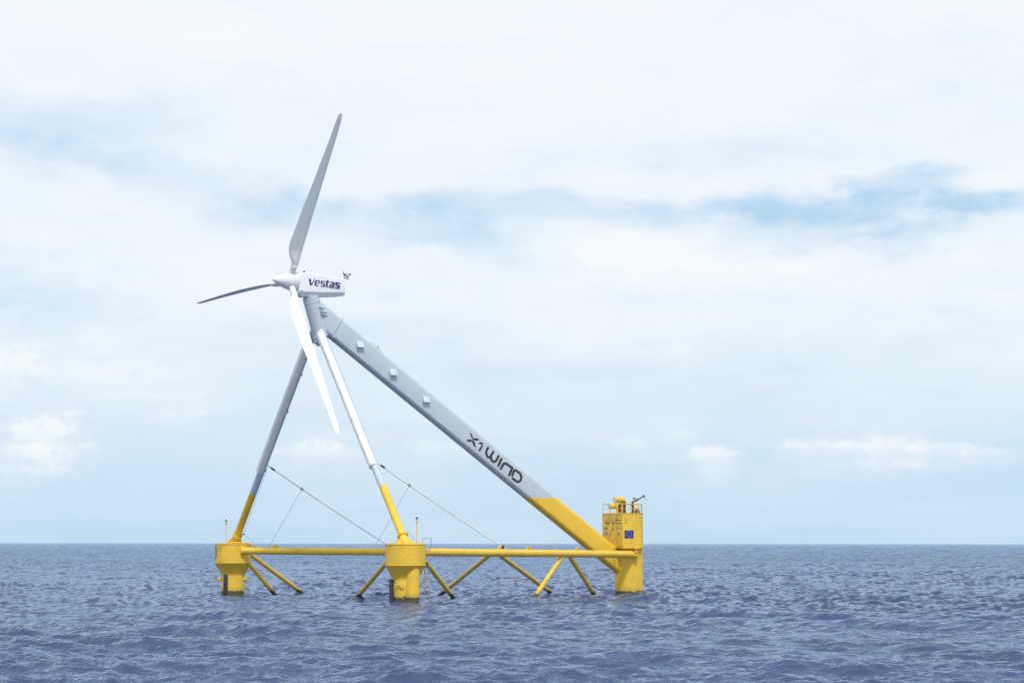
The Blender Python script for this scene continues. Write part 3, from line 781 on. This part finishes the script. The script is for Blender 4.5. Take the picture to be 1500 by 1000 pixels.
meshend(*cowl(dp(1.62, .35, zdeck + 1.13), dp(.55, .0, zdeck + 1.13), dp(.55, .0, zdeck - .05), .235, 0))

# ---- stays and wires
def onleg(foot, top, px, e=None):
    lo, hi = 0., 1.; d = top - foot; s0 = 1 if (lambda q: FPX * q.dot(_U) / q.dot(_F))(top - CAM) > (lambda q: FPX * q.dot(_U) / q.dot(_F))(foot - CAM) else -1
    for _ in range(40):
        m_ = (lo + hi) / 2; q = foot + d * m_ - CAM
        if 500 - FPX * q.dot(_U) / q.dot(_F) > px: lo = m_
        else: hi = m_
    return foot + d * lo
e_in = -nax
def stay(a, b_, f_, r=.048):
    bm = bmesh.new(); pts = []
    for k in range(13):
        t = k / 12; pts.append(a.lerp(b_, t) - Z3 * .10 * 4 * t * (1 - t))
    tube(bm, pts, r, 10); o = obj('stay_cable', bm, rope_m, T)
    d_ = (b_ - a).normalized(); bm = bmesh.new()
    q = a.lerp(b_, f_) - Z3 * .07; tube(bm, [q - d_ * .13, q + d_ * .13], r + .04, 10); tube(bm, [q - sax * .05, q + Z3 * .14], .03, 6); obj('cable_clamp', bm, steel, o)
    bm = bmesh.new(); tube(bm, [a + d_ * .35 - Z3 * .01, a + d_ * .75 - Z3 * .02], r + .03, 10); obj('shackle', bm, dark, o)
    return o, q
aF = onleg(leg_foot_F, leg_top_F, 677) + e_in * .33; bF = onpipe(pipeA0, pipeA1, 743) + Z3 * .25
stF, qF = stay(aF, bF, .245)
bm = bmesh.new(); q = aF.lerp(bF, .965); bmesh.ops.create_icosphere(bm, subdivisions=3, radius=.15, matrix=Matrix.Translation(q)); obj('end_buoy', bm, dark, stF)
aL = onleg(leg_foot_L, leg_top_L, 681) + e_in * .33; bL = onpipe(pipeB0, pipeB1, 577) + Z3 * .25
stL, qL = stay(aL, bL, .27)
def wire(pts, r=.012):
    bm = bmesh.new(); tube(bm, pts, r, 6); return obj('rigging_wire', bm, wire_m, T)
wire([qF, P(551, 797, 222)]); wire([qL, P(394, 801, 234)], .014)
k0 = P(357, 782, 234.4)
wire([aL - Z3 * .25, k0]); wire([k0, P(373, 795, 235)])
wire([P(596, 776, 208), P(606, 790, 208.6)])
bm = bmesh.new(); box(bm, k0 - X3 * .06, X3, Y3, Z3, .12, .04, .03); box(bm, k0, X3, Y3, Z3, .04, .04, .07); obj('wire_bracket', bm, dark, legL)
# low guard rail on the left column deck and rim pipe
bm = bmesh.new(); tube(bm, [polar(Lc, -30, .9, topz + .12), polar(Lc, 20, 1.0, topz + .14), polar(Lc, 62, 1.35, topz + .12), P(372, 799, 234.4), P(380, 802.6, 234.2)], .045, 8)
obj('deck_pipe', bm, yellow, colL)
for dgr in (-60, -20, 15, 45, 80, 130): c = polar(Lc, dgr, 1.32, topz + .06); bm = bmesh.new(); box(bm, c, X3, Y3, Z3, .05, .05, .08, .01); obj('deck_cleat', bm, yellow, colL)
for dgr in (-50, 30, 75): c = polar(Fc, dgr, 1.25, topz + .08); bm = bmesh.new(); box(bm, c, X3, Y3, Z3, .12, .05, .06, .01); obj('deck_cleat', bm, yellow, colF)
bm = bmesh.new(); tube(bm, [P(580.5, 793, 207.6), P(581.5, 790.5, 207.6)], .10, 12)
obj('deck_cleat', bm, yellow, colF)
# hoop rail on the front column
bm = bmesh.new(); a = P(618.6, 797, 208.2); b_ = P(618.6, 788, 208.2); c = P(631.5, 788, 208.4); d_ = P(631.5, 800, 208.4); e_ = P(626, 806, 208.4)
tube(bm, [a, b_], .022, 8); tube(bm, [b_, c], .022, 8); tube(bm, [c, d_, e_], .022, 8); tube(bm, [c + Y3 * .5, d_ + Y3 * .5, e_ + Y3 * .5], .022, 8); tube(bm, [c, c + Y3 * .5], .022, 8); tube(bm, [P(622.5, 806, 208.2), P(627, 806, 208.2)], .06, 8)
obj('access_hoop', bm, steel, colF)

# ------------------------------------------------------------------ things carried by the platform
def lantern_mast(px, pytop, pybase, Y, label):
    base = P(px, pybase, Y); base.z = topz; top = P(px, pytop, Y); h = top.z - base.z
    t = empty('signal_mast', (base.x, base.y, topz), label, 'navigation light', 'navigation light masts')
    top = Vector((base.x, base.y, top.z))
    bm = bmesh.new(); tube(bm, [base - Z3 * .03, base + Z3 * .05], .12, 14); tube(bm, [base + Z3 * .05, top - Z3 * .32], .034, 12); obj('mast', bm, yellow, t)
    bm = bmesh.new(); tube(bm, [top - Z3 * .32, top - Z3 * .24, top - Z3 * .22], [.10, .11, .05], 14); obj('bracket', bm, yellow, t)
    bm = bmesh.new(); tube(bm, [top - Z3 * .22, top - Z3 * .09], .07, 14); obj('lamp_lens', bm, glass_m, t)
    bm = bmesh.new(); tube(bm, [top - Z3 * .09, top, top + Z3 * .03], [.10, .10, .03], 14); obj('lamp_cap', bm, dark, t)
lantern_mast(610.5, 757.5, 797, 208.3, 'thin yellow mast with a black-capped lantern on the front yellow column')
lantern_mast(331, 761.5, 797, 235.2, 'thin yellow mast with a small lantern on the leftmost yellow column')
# lantern on the mooring column
b0 = dp(.30, 1.35, zdeck); t = empty('signal_lamp', b0, 'short post with black-capped lantern above the railing of the right-hand yellow column', 'navigation light')
bm = bmesh.new(); tube(bm, [b0 - Z3 * .02, b0 + Z3 * 1.0], .035, 10); obj('post', bm, yellow, t)
bm = bmesh.new(); tube(bm, [b0 + Z3 * 1.0, b0 + Z3 * 1.18], .075, 12); obj('lamp_lens', bm, glass_m, t)
bm = bmesh.new(); tube(bm, [b0 + Z3 * 1.18, b0 + Z3 * 1.29], .11, 12); obj('lamp_cap', bm, dark, t)
# ladder
lt, lb = P(625.2, 822, 208.4), P(625.2, 884, 208.4)
t = empty('boarding_ladder', (lb.x, lb.y, lb.z), 'narrow steel ladder with dark weed-covered rungs hanging beside the front yellow column into the water', 'ladder')
ux = X3 * .155
bm = bmesh.new()
for s_ in (-1, 1): tube(bm, [lt + ux * s_, Vector((lt.x, lt.y, -1.2)) + ux * s_], .028, 8)
tube(bm, [lt - ux, lt - ux * 1 - X3 * .35 + Z3 * .1], .03, 8); tube(bm, [lt + ux, lt - X3 * .35 + Z3 * .05], .03, 8)
obj('ladder_rail', bm, steel, t)
z = lt.z - .15
while z > -.9:
    bm = bmesh.new(); c = Vector((lt.x, lt.y, z)); tube(bm, [c - ux, c + ux], .030, 8); obj('rung', bm, dark if (int(z * 7) % 2) else steel, t); z -= .255
# davit crane
cb = dp(-.35, .95, zdeck)
cpt = lambda px, py: onp(px, py, cb, Vector((0, -1, 0)))
t = empty('davit_crane', cb, 'small dark davit crane with raised jib on the deck of the right-hand yellow column', 'crane')
tp = cpt(926.6, 735.4); pc = Vector((tp.x, tp.y, 0))
bm = bmesh.new(); tube(bm, [pc + Z3 * zdeck, pc + Z3 * (zdeck + .08)], .2, 14); tube(bm, [pc + Z3 * (zdeck + .08), pc + Z3 * (zdeck + .62)], .075, 12); tube(bm, [pc + Z3 * (zdeck + .60), pc + Z3 * (zdeck + .78)], .12, 12); tube(bm, [pc + Z3 * (zdeck + .75), tp], .07, 12); obj('column', bm, dark, t)
bm = bmesh.new(); j1 = cpt(943.2, 726.2); dj = (j1 - tp).normalized(); up_j = dj.cross(Y3).normalized()
box(bm, tp.lerp(j1, .22) , dj, Y3, up_j, .30, .07, .085, .01); box(bm, tp.lerp(j1, .5), dj, Y3, up_j, (j1 - tp).length * .5 - .01, .05, .05, .01); box(bm, tp + dj * .02, dj, Y3, up_j, .10, .09, .11, .02); tube(bm, [j1 - Y3 * .08, j1 + Y3 * .08], .09, 14); obj('jib', bm, dark, t)
bm = bmesh.new(); h0 = j1 + X3 * .07 - Z3 * .05; tube(bm, [h0, h0 - Z3 * .12], .012, 6); tube(bm, [h0 - Z3 * .12, h0 - Z3 * .17 + X3 * .04, h0 - Z3 * .21 + X3 * .01, h0 - Z3 * .19 - X3 * .03], .02, 8); obj('hook', bm, dark, t)
bm = bmesh.new(); c = cpt(929.4, 747.6); box(bm, c - Y3 * .1, X3, Y3, Z3, .13, .12, .12, .02); tube(bm, [c - Y3 * .1 + Z3 * .14, c + Z3 * .3 - X3 * .05 - Y3 * .05], .05, 8); tube(bm, [c - X3 * .2 - Y3 * .08, c + X3 * .18 - Y3 * .08], .07, 12); obj('winch', bm, brown_box, t)
# blue drum on deck
c = dp(-.62, 1.05, zdeck); c = onp(933.6, 750, c, Vector((0, -1, 0))); c.z = zdeck
bm = bmesh.new(); lathe(bm, c, [(.17, .0), (.20, .02), (.20, .18), (.215, .19), (.215, .21), (.18, .24), (.09, .30), (.09, .36), (.06, .38)], 24)
tag(obj('drum', bm, blue_plastic), 'small blue plastic drum on the deck inside the railing of the right-hand yellow column', 'drum')
# equipment cabinets
for (px, w, h, lab, m_) in ((907.6, .12, .83, 'dark grey cabinet beside the ventilation cowls on the right-hand column deck', steel), (914.8, .10, .95, 'tall black cabinet between lantern post and crane on the right-hand column deck', dark)):
    c = onp(px, 748, dp(.1, .9, zdeck), Vector((0, -1, 0))); c.z = zdeck
    t = empty('equipment_cabinet', c, lab, 'cabinet')
    bm = bmesh.new(); box(bm, c + Z3 * (h / 2 + .04), X3, Y3, Z3, w, .16, h / 2, .015); box(bm, c + Z3 * .03, X3, Y3, Z3, w + .03, .18, .028); obj('cabinet_body', bm, m_, t)
    bm = bmesh.new(); box(bm, c + Z3 * (h / 2 + .04) - Y3 * .165, X3, Y3, Z3, w - .02, .012, h / 2 - .04, .005); obj('cabinet_door', bm, rubber, t)
